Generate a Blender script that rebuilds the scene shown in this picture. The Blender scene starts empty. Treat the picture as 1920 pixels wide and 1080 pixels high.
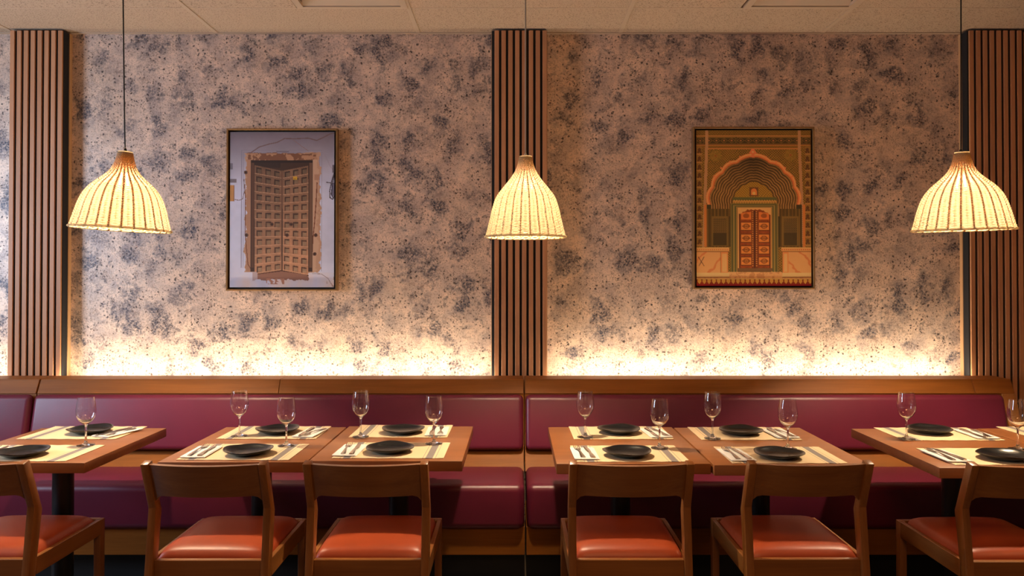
import bpy, bmesh, math, random
import numpy as np
from mathutils import Vector, Matrix
random.seed(7); RNG = np.random.default_rng(11)
PI = math.pi
S = bpy.context.scene
C = S.collection

# ------------------------------------------------------------------ camera, world, light, exposure
EYE, F, CX, CY = 1.46, 1500.0, 965.0, 525.0
PITCH = math.radians(0.7)
cam = bpy.data.cameras.new('camera'); cam_o = bpy.data.objects.new('camera', cam); C.objects.link(cam_o)
cam.sensor_width = 36.0; cam.lens = F/1920*36
cam.shift_x = -(CX-960)/1920
cam.shift_y = -(540-(CY-F*math.tan(PITCH)))/1920
cam_o.location = (0, 0, EYE); cam_o.rotation_euler = (PI/2+PITCH, 0, 0)
cam.clip_start = 0.05
S.camera = cam_o

S.view_settings.view_transform = 'Standard'; S.view_settings.look = 'None'
S.view_settings.gamma = 1.0; S.view_settings.use_curve_mapping = False
S.view_settings.exposure = 0.32

W = bpy.data.worlds.new('world'); S.world = W; W.use_nodes = True
W.node_tree.nodes['Background'].inputs[0].default_value = (1.0, 0.62, 0.38, 1)
W.node_tree.nodes['Background'].inputs[1].default_value = 0.06

WARM = (1.0, 0.55, 0.25); BULB = (1.0, 0.81, 0.55); LED = (1.0, 0.85, 0.62); DAY = (0.60, 0.76, 1.0)
def area(name, loc, target, sx, sy, power, col):
    l = bpy.data.lights.new(name, 'AREA'); l.shape = 'RECTANGLE'; l.size = sx; l.size_y = sy
    l.energy = power; l.color = col
    o = bpy.data.objects.new(name, l); C.objects.link(o); o.location = loc
    d = Vector(target)-Vector(loc)
    o.rotation_euler = d.to_track_quat('-Z', 'Y').to_euler()
    return o
# daylight through the window in the left wall
area('window_daylight', (-4.30, 2.85, 1.76), (-3.3, 2.85, 1.76), 0.9, 1.3, 72, DAY)
# unseen warm ceiling lights: outer pair placed by the wall sheen, middle added as fill
area('ceiling_fill_light', (-2.85, 2.0, 2.90), (-2.85, 2.2, 0), 0.3, 0.3, 8, WARM)
area('ceiling_fill_light', (0.3, 0.6, 2.88), (0.3, 1.3, 0), 1.2, 0.6, 22, WARM)  # added fill lamp for the faces turned towards the camera
area('ceiling_fill_light', (3.15, 2.0, 2.90), (3.15, 2.2, 0), 0.3, 0.3, 8, WARM)
BULB_L = 1950.0     # radiance of the pendant bulbs
LED_W = 4.9        # watts per metre of the strip behind the bench

# ------------------------------------------------------------------ helpers
def tag(o, label=None, cat=None, group=None, kind=None):
    if label: o['label'] = label
    if cat: o['category'] = cat
    if group: o['group'] = group
    if kind: o['kind'] = kind
    return o
def empty(name, loc=(0,0,0), rz=0):
    o = bpy.data.objects.new(name, None); C.objects.link(o)
    o.location = loc; o.rotation_euler = (0,0,rz); o.empty_display_size = .1
    return o
def link(name, me, mat=None, parent=None, loc=(0,0,0)):
    o = bpy.data.objects.new(name, me); C.objects.link(o); o.location = loc
    if mat and not me.materials: me.materials.append(mat)
    if parent: o.parent = parent
    return o
def dup(root, parent=None):
    c = root.copy(); C.objects.link(c); c.parent = parent
    for ch in list(root.children): dup(ch, c)
    return c
def fin(bm, name, smooth=False, angle=None):
    bmesh.ops.recalc_face_normals(bm, faces=bm.faces)
    me = bpy.data.meshes.new(name); 
    if smooth:
        for f in bm.faces: f.smooth = True
        if angle:
            for e in bm.edges:
                if len(e.link_faces) == 2 and e.calc_face_angle(0) > angle: e.smooth = False
    bm.to_mesh(me); bm.free(); return me
def box_bm(x0, x1, y0, y1, z0, z1, bev=0, seg=2, bm=None):
    b = bmesh.new()
    vs = [b.verts.new(p) for p in ((x0,y0,z0),(x1,y0,z0),(x1,y1,z0),(x0,y1,z0),(x0,y0,z1),(x1,y0,z1),(x1,y1,z1),(x0,y1,z1))]
    for f in ((0,3,2,1),(4,5,6,7),(0,1,5,4),(1,2,6,5),(2,3,7,6),(3,0,4,7)): b.faces.new([vs[i] for i in f])
    if bev: bmesh.ops.bevel(b, geom=list(b.edges), offset=bev, segments=seg, profile=.5, affect='EDGES')
    if bm is None: return b
    me = bpy.data.meshes.new('t'); b.to_mesh(me); b.free(); bm.from_mesh(me); bpy.data.meshes.remove(me); return bm
def box(name, mat, parent, x0, x1, y0, y1, z0, z1, bev=0.0, seg=2):
    return link(name, fin(box_bm(x0,x1,y0,y1,z0,z1,bev,seg), name, bev > 0, math.radians(25 if seg < 3 else 50)), mat, parent)
def prism_bm(poly, a0, a1, axis='x', bev=0, seg=2):
    """extrude a polygon; poly in (y,z) for axis x, (x,z) for y, (x,y) for z"""
    b = bmesh.new()
    def P(p, a): return (a,p[0],p[1]) if axis == 'x' else ((p[0],a,p[1]) if axis == 'y' else (p[0],p[1],a))
    A = [b.verts.new(P(p,a0)) for p in poly]; B = [b.verts.new(P(p,a1)) for p in poly]
    n = len(poly); b.faces.new(A); b.faces.new(B[::-1])
    for i in range(n): b.faces.new((A[i],B[i],B[(i+1)%n],A[(i+1)%n]))
    bmesh.ops.recalc_face_normals(b, faces=b.faces)
    if bev: bmesh.ops.bevel(b, geom=list(b.edges), offset=bev, segments=seg, profile=.5, affect='EDGES')
    return b
def prism(name, mat, parent, poly, a0, a1, axis='x', bev=0, seg=2):
    return link(name, fin(prism_bm(poly,a0,a1,axis,bev,seg), name, bev > 0, math.radians(25 if seg < 3 else 50)), mat, parent)
def lathe_me(name, prof, n=48, closed=False, wob=None):
    V = []; Fc = []
    for i,(r,z) in enumerate(prof):
        for k in range(n):
            a = 2*PI*k/n; rr = r; zz = z
            if wob: rr, zz = wob(r, z, a)
            V.append((rr*math.cos(a), rr*math.sin(a), zz))
    m = len(prof); rng = m if closed else m-1
    for i in range(rng):
        j = (i+1) % m
        for k in range(n):
            Fc.append((i*n+k, i*n+(k+1)%n, j*n+(k+1)%n, j*n+k))
    if not closed:
        if prof[0][0] > 1e-6: Fc.append(tuple(range(n))[::-1])
        if prof[-1][0] > 1e-6: Fc.append(tuple((m-1)*n+k for k in range(n)))
    me = bpy.data.meshes.new(name); me.from_pydata(V, [], Fc); me.update()
    b = bmesh.new(); b.from_mesh(me); bmesh.ops.remove_doubles(b, verts=b.verts, dist=1e-6)
    bpy.data.meshes.remove(me)
    return fin(b, name, True, math.radians(60))
def tube_bm(b, pts, r, n=8, cap=True):
    pts = [Vector(p) for p in pts]; rings = []
    for i,p in enumerate(pts):
        t = (pts[min(i+1,len(pts)-1)]-pts[max(i-1,0)]).normalized()
        u = t.cross(Vector((0,0,1))); u = u.normalized() if u.length > 1e-4 else Vector((1,0,0))
        v = t.cross(u); rr = r[i] if isinstance(r,(list,tuple)) else r
        rings.append([b.verts.new(p+u*rr*math.cos(2*PI*k/n)+v*rr*math.sin(2*PI*k/n)) for k in range(n)])
    for A,B in zip(rings, rings[1:]):
        for k in range(n): b.faces.new((A[k],A[(k+1)%n],B[(k+1)%n],B[k]))
    if cap: b.faces.new(rings[0][::-1]); b.faces.new(rings[-1])
    return b
def at(px, py, h):      # a point at height h seen at a pixel of the photograph
    Y = (EYE-h)*F/(py-CY); return (px-CX)*Y/F, Y

# ------------------------------------------------------------------ materials
def newmat(name):
    m = bpy.data.materials.new(name); m.use_nodes = True; nt = m.node_tree
    return m, nt, nt.nodes['Principled BSDF']
def N(nt, typ, **kw):
    n = nt.nodes.new(typ)
    for k,v in kw.items():
        if k in n.inputs: n.inputs[k].default_value = v
        else: setattr(n, k, v)
    return n
def ramp(nt, stops, interp='LINEAR'):
    r = nt.nodes.new('ShaderNodeValToRGB'); e = r.color_ramp.elements; r.color_ramp.interpolation = interp
    while len(e) < len(stops): e.new(.5)
    for i,(p,c) in enumerate(stops):
        e[i].position = p; e[i].color = (c[0],c[1],c[2],1) if hasattr(c,'__len__') else (c,c,c,1)
    return r
def plain(name, col, rough=.5, metal=0, coat=0, spec=.5, var=0.0, vscale=20, bump=0.0, bscale=200):
    m, nt, p = newmat(name)
    p.inputs['Base Color'].default_value = (*col,1); p.inputs['Roughness'].default_value = rough
    p.inputs['Metallic'].default_value = metal; p.inputs['Coat Weight'].default_value = coat
    p.inputs['Specular IOR Level'].default_value = spec
    tc = N(nt,'ShaderNodeTexCoord')
    if var:
        n = N(nt,'ShaderNodeTexNoise', Scale=vscale, Detail=4.0); nt.links.new(tc.outputs['Object'], n.inputs['Vector'])
        r = ramp(nt, [(.3,[c*(1-var) for c in col]),(.7,[min(1,c*(1+var)) for c in col])])
        nt.links.new(n.outputs['Fac'], r.inputs['Fac']); nt.links.new(r.outputs['Color'], p.inputs['Base Color'])
    if bump:
        n = N(nt,'ShaderNodeTexNoise', Scale=bscale, Detail=3.0); nt.links.new(tc.outputs['Object'], n.inputs['Vector'])
        b = N(nt,'ShaderNodeBump', Strength=bump, Distance=.002); nt.links.new(n.outputs['Fac'], b.inputs['Height'])
        nt.links.new(b.outputs['Normal'], p.inputs['Normal'])
    return m
def wood(name, dark, light, axis=0, rough=.4, coat=.0, fine=22.0, along=1.2, vary=.0, spec=.5):
    m, nt, p = newmat(name); L = nt.links.new
    tc = N(nt,'ShaderNodeTexCoord'); oi = N(nt,'ShaderNodeObjectInfo')
    mul = N(nt,'ShaderNodeMath', operation='MULTIPLY'); mul.inputs[1].default_value = 37.0
    L(oi.outputs['Random'], mul.inputs[0])
    add = N(nt,'ShaderNodeVectorMath', operation='ADD'); L(tc.outputs['Object'], add.inputs[0]); L(mul.outputs[0], add.inputs[1])
    mp = N(nt,'ShaderNodeMapping'); sc = [fine]*3; sc[axis] = along; mp.inputs['Scale'].default_value = sc
    L(add.outputs[0], mp.inputs['Vector'])
    n1 = N(nt,'ShaderNodeTexNoise', Scale=1.0, Detail=3.0, Distortion=.6); L(mp.outputs[0], n1.inputs['Vector'])
    mp2 = N(nt,'ShaderNodeMapping'); sc2 = [fine*9]*3; sc2[axis] = along*5; mp2.inputs['Scale'].default_value = sc2
    L(add.outputs[0], mp2.inputs['Vector'])
    n2 = N(nt,'ShaderNodeTexNoise', Scale=1.0, Detail=2.0); L(mp2.outputs[0], n2.inputs['Vector'])
    mx = N(nt,'ShaderNodeMath', operation='MULTIPLY_ADD'); L(n2.outputs['Fac'], mx.inputs[0]); mx.inputs[1].default_value = .45; 
    sub = N(nt,'ShaderNodeMath', operation='SUBTRACT'); L(n1.outputs['Fac'], sub.inputs[0]); sub.inputs[1].default_value = .22
    L(sub.outputs[0], mx.inputs[2])
    r = ramp(nt, [(.25,dark),(.75,light)]); L(mx.outputs[0], r.inputs['Fac'])
    hsv = N(nt,'ShaderNodeHueSaturation'); L(r.outputs['Color'], hsv.inputs['Color'])
    mr = N(nt,'ShaderNodeMapRange'); L(oi.outputs['Random'], mr.inputs['Value']); mr.inputs['To Min'].default_value = 1-vary; mr.inputs['To Max'].default_value = 1+vary
    L(mr.outputs[0], hsv.inputs['Value']); L(hsv.outputs['Color'], p.inputs['Base Color'])
    p.inputs['Specular IOR Level'].default_value = spec
    p.inputs['Roughness'].default_value = rough; p.inputs['Coat Weight'].default_value = coat; p.inputs['Coat Roughness'].default_value = .3
    b = N(nt,'ShaderNodeBump', Strength=.12, Distance=.001); L(n2.outputs['Fac'], b.inputs['Height']); L(b.outputs['Normal'], p.inputs['Normal'])
    return m

M = {}
M['slat'] = wood('slat_wood', (.45,.190,.080), (.60,.285,.135), 2, .5, vary=.08, fine=30)
M['batten'] = wood('batten_wood', (.50,.27,.12), (.62,.36,.18), 2, .5)
M['felt'] = plain('black_felt', (.008,.007,.008), .75)
M['oak'] = wood('bench_oak', (.22,.066,.007), (.31,.100,.013), 0, .5, .0, fine=26, spec=.22)
M['oakv'] = wood('bench_oak_upright', (.27,.090,.016), (.36,.13,.026), 2, .42, .15, fine=26)
M['table'] = wood('table_wood', (.24,.078,.020), (.32,.110,.030), 0, .40, .2, fine=14)
M['chairx'] = wood('chair_wood_rail', (.22,.074,.015), (.34,.124,.028), 0, .36, .3, fine=16)
M['chairz'] = wood('chair_wood_post', (.22,.074,.015), (.34,.124,.028), 2, .36, .3, fine=16)
M['chairy'] = wood('chair_wood_side', (.22,.074,.015), (.34,.124,.028), 1, .36, .3, fine=16)
M['vinyl'] = plain('burgundy_vinyl', (.142,.0125,.034), .37, var=.06, vscale=6, bump=.12, bscale=420)
M['rust'] = plain('rust_vinyl', (.40,.060,.013), .40, var=.05, vscale=8, bump=.10, bscale=420)
M['black'] = plain('black_metal', (.012,.012,.014), .32, spec=.5)
M['kick'] = plain('black_kickboard', (.010,.010,.011), .5, var=.2, vscale=9)
M['floor'] = plain('dark_floor', (.075,.05,.035), .35, var=.3, vscale=3)
M['paint'] = plain('side_wall_paint', (.34,.24,.18), .8, var=.06, vscale=2)
M['slate'] = plain('black_slate_glaze', (.009,.009,.010), .24, var=.3, vscale=30, bump=.12, bscale=90)
M['napkin'] = plain('white_napkin', (.84,.80,.74), .85, bump=.25, bscale=300)
M['steel'] = plain('brushed_steel', (.62,.58,.52), .22, 1.0)
M['brass'] = plain('bronze_frame', (.30,.16,.060), .38, .45, var=.2, vscale=14)
M['cord'] = plain('black_cord', (.010,.009,.008), .6)
M['cordg'] = plain('grey_cord', (.40,.34,.27), .5)
M['white'] = plain('white_window_frame', (.7,.7,.68), .5)

# wicker
def wicker(name, col, trans, mixv):
    m, nt, p = newmat(name); L = nt.links.new
    out = nt.nodes['Material Output']
    tc = N(nt,'ShaderNodeTexCoord'); mp = N(nt,'ShaderNodeMapping'); mp.inputs['Scale'].default_value = (30,30,90)
    L(tc.outputs['Object'], mp.inputs['Vector'])
    n = N(nt,'ShaderNodeTexNoise', Scale=1.0, Detail=2.0); L(mp.outputs[0], n.inputs['Vector'])
    r = ramp(nt, [(.3,[c*.78 for c in col]),(.7,col)]); L(n.outputs['Fac'], r.inputs['Fac']); L(r.outputs['Color'], p.inputs['Base Color'])
    p.inputs['Roughness'].default_value = .6
    t = N(nt,'ShaderNodeBsdfTranslucent'); t.inputs['Color'].default_value = (*trans,1)
    mx = N(nt,'ShaderNodeMixShader'); mx.inputs[0].default_value = mixv
    L(p.outputs[0], mx.inputs[1]); L(t.outputs[0], mx.inputs[2]); L(mx.outputs[0], out.inputs['Surface'])
    return m
M['weft'] = wicker('rattan_weave', (.58,.42,.23), (.97,.915,.78), .69)
M['stake'] = wicker('rattan_stake', (.55,.31,.13), (.95,.60,.28), .26)
def emit(name, col, s):
    m, nt, p = newmat(name)
    p.inputs['Base Color'].default_value = (0,0,0,1)
    p.inputs['Emission Color'].default_value = (*col,1); p.inputs['Emission Strength'].default_value = s
    return m
M['bulb'] = emit('lit_bulb', BULB, BULB_L)
M['ledtape'] = emit('led_tape', LED, 4.0)
m, nt, p = newmat('clear_glass'); M['glass'] = m
p.inputs['Transmission Weight'].default_value = 1.0; p.inputs['Roughness'].default_value = 0.0; p.inputs['IOR'].default_value = 1.47
p.inputs['Base Color'].default_value = (1,1,1,1)

# wallpaper
def wallpaper():
    m, nt, p = newmat('mottled_wallpaper'); L = nt.links.new
    tc = N(nt,'ShaderNodeTexCoord')
    sx_ = N(nt,'ShaderNodeSeparateXYZ'); L(tc.outputs['Object'], sx_.inputs[0]); flat = N(nt,'ShaderNodeCombineXYZ'); L(sx_.outputs['X'], flat.inputs['X']); L(sx_.outputs['Z'], flat.inputs['Y'])
    def noise(scale, detail, rough=.55, off=0.0, sx=1.0, sz=1.0, dist=0.0):
        mp = N(nt,'ShaderNodeMapping'); mp.inputs['Location'].default_value = (off,off*1.7,off*.6); mp.inputs['Scale'].default_value = (sx,sz,1)
        L(flat.outputs[0], mp.inputs['Vector'])
        n = N(nt,'ShaderNodeTexNoise', Scale=scale, Detail=detail, Roughness=rough, Distortion=dist); L(mp.outputs[0], n.inputs['Vector'])
        return n.outputs['Fac']
    def rmp(x, a, b):
        r = N(nt,'ShaderNodeMapRange', clamp=True); r.interpolation_type = 'SMOOTHSTEP'
        r.inputs['From Min'].default_value = a; r.inputs['From Max'].default_value = b; L(x, r.inputs['Value']); return r.outputs[0]
    def math_(op, a, b):
        n = N(nt,'ShaderNodeMath', operation=op)
        for i,v in enumerate((a,b)):
            if isinstance(v,(int,float)): n.inputs[i].default_value = v
            else: L(v, n.inputs[i])
        return n.outputs[0]
    def mix(f, a, b):
        n = N(nt,'ShaderNodeMix', data_type='RGBA')
        L(f, n.inputs[0])
        for i,v in ((6,a),(7,b)):
            if isinstance(v,tuple): n.inputs[i].default_value = (*v,1)
            else: L(v, n.inputs[i])
        return n.outputs[2]
    ground = mix(rmp(noise(9,6,.65), .36,.66), (.86,.63,.485), (.58,.44,.37))
    ground = mix(math_('MULTIPLY', rmp(noise(2.2,3,.5,3.1), .45,.7), .35), ground, (.62,.42,.28))
    # brown mottling and grain
    g = math_('MULTIPLY', rmp(noise(26,6,.72,12.0), .50,.70), .60); col = mix(g, ground, (.30,.19,.14))
    g = math_('MULTIPLY', rmp(noise(95,4,.7,8.0), .50,.68), .62); col = mix(g, col, (.19,.105,.070))
    # grey veil around the clusters
    dv = N(nt,'ShaderNodeTexNoise', Scale=9.0, Detail=3.0); L(flat.outputs[0], dv.inputs['Vector'])
    dm = N(nt,'ShaderNodeVectorMath', operation='SCALE'); dm.inputs['Scale'].default_value = .22; L(dv.outputs['Color'], dm.inputs[0])
    da = N(nt,'ShaderNodeVectorMath', operation='ADD'); L(flat.outputs[0], da.inputs[0]); L(dm.outputs[0], da.inputs[1])
    df = N(nt,'ShaderNodeVectorMath', operation='MULTIPLY'); df.inputs[1].default_value = (1.05,.92,0); L(da.outputs[0], df.inputs[0])
    vc = N(nt,'ShaderNodeTexVoronoi', Scale=5.9, Randomness=1.0, voronoi_dimensions='2D'); L(df.outputs[0], vc.inputs['Vector'])
    sv = N(nt,'ShaderNodeSeparateColor'); L(vc.outputs['Color'], sv.inputs[0])
    fuzz = N(nt,'ShaderNodeMath', operation='MULTIPLY_ADD'); L(noise(38,5,.75,7.7), fuzz.inputs[0]); fuzz.inputs[1].default_value = .70
    L(math_('SUBTRACT', vc.outputs['Distance'], .35), fuzz.inputs[2])
    core = math_('SUBTRACT', 1.0, rmp(fuzz.outputs[0], .14,.36)); halo = math_('SUBTRACT', 1.0, rmp(fuzz.outputs[0], .22,.62))
    power = rmp(sv.outputs[0], .0,.75)
    veil = math_('MULTIPLY', math_('MULTIPLY', halo, math_('ADD', .35, math_('MULTIPLY', power, .65))), .55)
    veil = math_('MULTIPLY', veil, rmp(noise(48,5,.72,1.3), .36,.62)); col = mix(veil, col, (.16,.15,.175))
    # dark blue blossoms, made of fine dots
    vb = N(nt,'ShaderNodeTexVoronoi', Scale=74.0, voronoi_dimensions='2D'); L(flat.outputs[0], vb.inputs['Vector'])
    dots = math_('SUBTRACT', 1.0, rmp(vb.outputs['Distance'], .25,.55))
    blot = math_('MULTIPLY', math_('MULTIPLY', core, math_('ADD', .25, math_('MULTIPLY', power, .75))), rmp(noise(85,4,.72,2.7), .36,.56))
    blot = math_('MULTIPLY', blot, math_('ADD', .60, math_('MULTIPLY', dots, .40)))
    col = mix(math_('MULTIPLY', blot, .97), col, (.030,.038,.068))
    # smaller sprigs between them
    vs2 = N(nt,'ShaderNodeTexVoronoi', Scale=13.0, voronoi_dimensions='2D'); L(da.outputs[0], vs2.inputs['Vector'])
    ss2 = N(nt,'ShaderNodeSeparateColor'); L(vs2.outputs['Color'], ss2.inputs[0])
    fz2 = N(nt,'ShaderNodeMath', operation='MULTIPLY_ADD'); L(noise(70,5,.75,17.7), fz2.inputs[0]); fz2.inputs[1].default_value = .9
    L(math_('SUBTRACT', vs2.outputs['Distance'], .45), fz2.inputs[2])
    sp2 = math_('MULTIPLY', math_('SUBTRACT', 1.0, rmp(fz2.outputs[0], .05,.30)), rmp(ss2.outputs[1], .35,.75))
    sp2 = math_('MULTIPLY', sp2, rmp(noise(95,4,.72,21.7), .36,.56))
    col = mix(math_('MULTIPLY', sp2, .75), col, (.060,.058,.075))
    # specks
    wv = N(nt,'ShaderNodeTexNoise', Scale=60.0, Detail=2.0); L(flat.outputs[0], wv.inputs['Vector'])
    wm = N(nt,'ShaderNodeVectorMath', operation='SCALE'); wm.inputs['Scale'].default_value = .022; L(wv.outputs['Color'], wm.inputs[0])
    wa = N(nt,'ShaderNodeVectorMath', operation='ADD'); L(flat.outputs[0], wa.inputs[0]); L(wm.outputs[0], wa.inputs[1])
    for sc, r0, r1, keep, mlo, amt, cc in ((30,.10,.22,.60,.40,.95,(.050,.034,.034)),(52,.12,.30,.52,.40,.85,(.075,.044,.036)),(105,.14,.36,.45,.40,.60,(.11,.068,.052))):
        vo = N(nt,'ShaderNodeTexVoronoi', Scale=float(sc), Randomness=1.0, voronoi_dimensions='2D'); L(wa.outputs[0], vo.inputs['Vector'])
        sp = math_('SUBTRACT', 1.0, rmp(vo.outputs['Distance'], r0, r1))
        sepc = N(nt,'ShaderNodeSeparateColor'); L(vo.outputs['Color'], sepc.inputs[0])
        sp = math_('MULTIPLY', sp, rmp(sepc.outputs[0], keep, keep+.1)); sp = math_('MULTIPLY', sp, rmp(noise(9,2,.5,sc*.31), mlo, mlo+.16))
        col = mix(math_('MULTIPLY', sp, amt), col, cc)
    L(col, p.inputs['Base Color'])
    p.inputs['Roughness'].default_value = .40; p.inputs['Metallic'].default_value = .20
    b = N(nt,'ShaderNodeBump', Strength=.35, Distance=.004); L(noise(130,3,.6,6.6), b.inputs['Height']); L(b.outputs['Normal'], p.inputs['Normal'])
    return m
M['paper'] = wallpaper()

# ceiling tile
def tilemat():
    m, nt, p = newmat('ceiling_tile_speckled'); L = nt.links.new
    tc = N(nt,'ShaderNodeTexCoord'); oi = N(nt,'ShaderNodeObjectInfo')
    add = N(nt,'ShaderNodeVectorMath', operation='ADD'); L(tc.outputs['Object'], add.inputs[0]); L(oi.outputs['Random'], add.inputs[1])
    n = N(nt,'ShaderNodeTexNoise', Scale=150.0, Detail=2.0); L(add.outputs[0], n.inputs['Vector'])
    r = ramp(nt, [(.34,(.20,.13,.085)),(.44,(.50,.36,.25))]); L(n.outputs['Fac'], r.inputs['Fac'])
    L(r.outputs['Color'], p.inputs['Base Color']); p.inputs['Roughness'].default_value = .9
    b = N(nt,'ShaderNodeBump', Strength=.5, Distance=.002); L(n.outputs['Fac'], b.inputs['Height']); L(b.outputs['Normal'], p.inputs['Normal'])
    return m
M['tile'] = tilemat()
M['tbar'] = plain('ceiling_grid_paint', (.50,.36,.25), .6)
M['ceil'] = plain('ceiling_plenum', (.16,.12,.09), .9)

# striped paper placemat: cream with grey bands near the two ends
def matmat():
    m, nt, p = newmat('striped_placemat'); L = nt.links.new
    tc = N(nt,'ShaderNodeTexCoord'); sep = N(nt,'ShaderNodeSeparateXYZ'); L(tc.outputs['Object'], sep.inputs[0])
    ab = N(nt,'ShaderNodeMath', operation='ABSOLUTE'); L(sep.outputs['X'], ab.inputs[0])
    cream = (.80,.59,.35); grey = (.24,.20,.19)
    sc = N(nt,'ShaderNodeMath', operation='MULTIPLY'); L(ab.outputs[0], sc.inputs[0]); sc.inputs[1].default_value = 4.0   # .225 m -> .9
    r = ramp(nt, [(0,cream),(.552,grey),(.560,cream),(.600,grey),(.712,cream),(.752,grey),(.760,cream)], 'CONSTANT'); L(sc.outputs[0], r.inputs['Fac'])
    mp = N(nt,'ShaderNodeMapping'); mp.inputs['Scale'].default_value = (60,500,1); L(tc.outputs['Object'], mp.inputs['Vector'])
    n = N(nt,'ShaderNodeTexNoise', Scale=1.0, Detail=2.0); L(mp.outputs[0], n.inputs['Vector'])
    mr = N(nt,'ShaderNodeMapRange'); L(n.outputs['Fac'], mr.inputs['Value']); mr.inputs['To Min'].default_value = .88; mr.inputs['To Max'].default_value = 1.1
    hsv = N(nt,'ShaderNodeHueSaturation'); L(r.outputs['Color'], hsv.inputs['Color']); L(mr.outputs[0], hsv.inputs['Value'])
    L(hsv.outputs['Color'], p.inputs['Base Color']); p.inputs['Roughness'].default_value = .8
    b = N(nt,'ShaderNodeBump', Strength=.2, Distance=.001); L(n.outputs['Fac'], b.inputs['Height']); L(b.outputs['Normal'], p.inputs['Normal'])
    return m
M['mat'] = matmat()
def printmat():
    m, nt, p = newmat('printed_canvas')
    a = N(nt,'ShaderNodeAttribute'); a.attribute_name = 'Print'
    nt.links.new(a.outputs['Color'], p.inputs['Base Color']); p.inputs['Roughness'].default_value = .55
    return m
M['print'] = printmat()

# ------------------------------------------------------------------ the setting
YW, CEIL = 4.75, 2.93
XL, XR, YB = -4.25, 4.25, -2.2
tag(box('floor', M['floor'], None, XL-.2, XR+.2, YB, YW+.2, -.1, 0), 'dark floor under the tables', kind='structure')
tag(box('wall_back', M['paper'], None, XL-.2, XR+.2, YW, YW+.15, 0, CEIL+.2), 'beige wallpaper mottled with blue-black blossoms', kind='structure')
b = bmesh.new()
for a in ((YB,2.35,0,CEIL+.2),(3.35,YW,0,CEIL+.2),(2.35,3.35,0,1.10),(2.35,3.35,2.50,CEIL+.2)): box_bm(XL-.15,XL,*a, bm=b)
tag(link('wall_left', fin(b,'wall_left'), M['paint']), 'plain side wall', kind='structure')
tag(box('wall_right', M['paint'], None, XR, XR+.15, YB, YW, 0, CEIL+.2), 'plain side wall', kind='structure')
win = tag(empty('window_1', (XL-.08, 2.85, 1.10)), 'window in the side wall', kind='structure')
for y0,y1,z0,z1 in ((-.50,-.46,0,1.4),(.46,.50,0,1.4),(-.46,.46,0,.04),(-.46,.46,1.36,1.4),(-.015,.015,.04,1.36)):
    box('window_frame', M['white'], win, -.02,.04,y0,y1,z0,z1)

ceil = tag(box('ceiling', M['ceil'], None, XL-.2, XR+.2, YB, YW, CEIL+.03, CEIL+.13), 'dropped ceiling of beige speckled tiles', kind='structure')
xs = [-4.17+1.2*k-.003 for k in range(8)]; xs = [XL]+[x for x in xs if x > XL+.2 and x < XR-.1]+[XR]
ys = [YW, 4.31, 3.71, 3.11, 2.51, 1.91, 1.31, .71, .11]
trof = {(-1.17, 3.71), (1.23, 3.71)}
cache = {}
def tile(x0,x1,y0,y1):
    k = (round(x1-x0,3), round(y1-y0,3))
    if k not in cache:
        w,d = k; g = .004
        me = fin(box_bm(-w/2+g, w/2-g, -d/2+g, d/2-g, 0, .015, .003, 1),'ceiling_tile'); me.materials.append(M['tile']); cache[k] = me
    link('ceiling_tile', cache[k], None, ceil, ((x0+x1)/2,(y0+y1)/2,CEIL))
for j in range(len(ys)-1):
    y1, y0 = ys[j], ys[j+1]
    for i in range(len(xs)-1):
        x0, x1 = xs[i], xs[i+1]
        if j == 1 and abs(x0+1.77) < .05: tile(x0, x0+.6, y0, y1); continue
        if j == 1 and abs(x0-.63) < .05: tile(x0, x0+.6, y0, y1); continue
        tile(x0,x1,y0,y1)
for y in ys[1:]: box('grid_bar', M['tbar'], ceil, XL, XR, y-.006, y+.006, CEIL-.001, CEIL+.02)
for x in xs[1:-1]: box('grid_bar', M['tbar'], ceil, x-.012, x+.012, .11, YW, CEIL-.003, CEIL+.02)
box('wall_angle', M['tbar'], ceil, XL, XR, YW-.022, YW, CEIL-.006, CEIL+.001)
# unlit recessed ceiling fixtures, sixty centimetres square
def troffer(xc, label):
    t = tag(empty('ceiling_fixture', (xc, 4.01, CEIL)), label, 'ceiling light', 'unlit ceiling fixtures')
    b = bmesh.new()
    for a in ((-.297,.297,-.297,-.262),(-.297,.297,.262,.297),(-.297,-.262,-.262,.262),(.262,.297,-.262,.262)): box_bm(*a, -.006, .012, bm=b)
    link('frame', fin(b,'frame'), M['tbar'], t)
    prof = [(-.262,0),(-.22,.022),(.22,.022),(.262,0),(.262,.026),(-.262,.026)]
    prism('diffuser', M['tbar'], t, prof, -.262, .262, 'x')
troffer(-.873, 'beige square recessed ceiling fixture left of the middle slat panel')
troffer(1.53, 'beige square recessed ceiling fixture above the arch picture')

# slatted wall panels
def slat_panel(x0, n, z0, label, yf=4.655, left_edge=.0, right_edge=.0, batten=True):
    w = n*.027+(n-1)*.0130
    t = tag(empty('slat_panel', (x0, yf, z0)), label, 'wall panel', 'vertical slat panels on the wallpapered wall')
    H = CEIL-.012-z0
    box('backing', M['felt'], t, -left_edge, w+right_edge, .0105, YW-.030-yf, 0, H)
    if batten: box('batten', M['batten'], t, -left_edge-.004, w+right_edge+.004, YW-.030-yf, YW-yf, 0, H)
    me = fin(box_bm(-.0128,.0128,0,.012,0,H,.0012,1),'slat'); me.materials.append(M['slat'])
    for k in range(n): link('slat', me, None, t, (.0135+k*.040, 0, 0))
    return t
slat_panel(-2.948, 8, .5, 'wood slat panel at the left edge behind the hanging lamp', right_edge=.003)
slat_panel(-.118, 8, .5, 'wood slat panel in the middle of the wall behind the central lamp', left_edge=.016)
slat_panel(2.655, 8, 0.0, 'wood slat panel behind the right hanging lamp', left_edge=.008)
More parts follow.
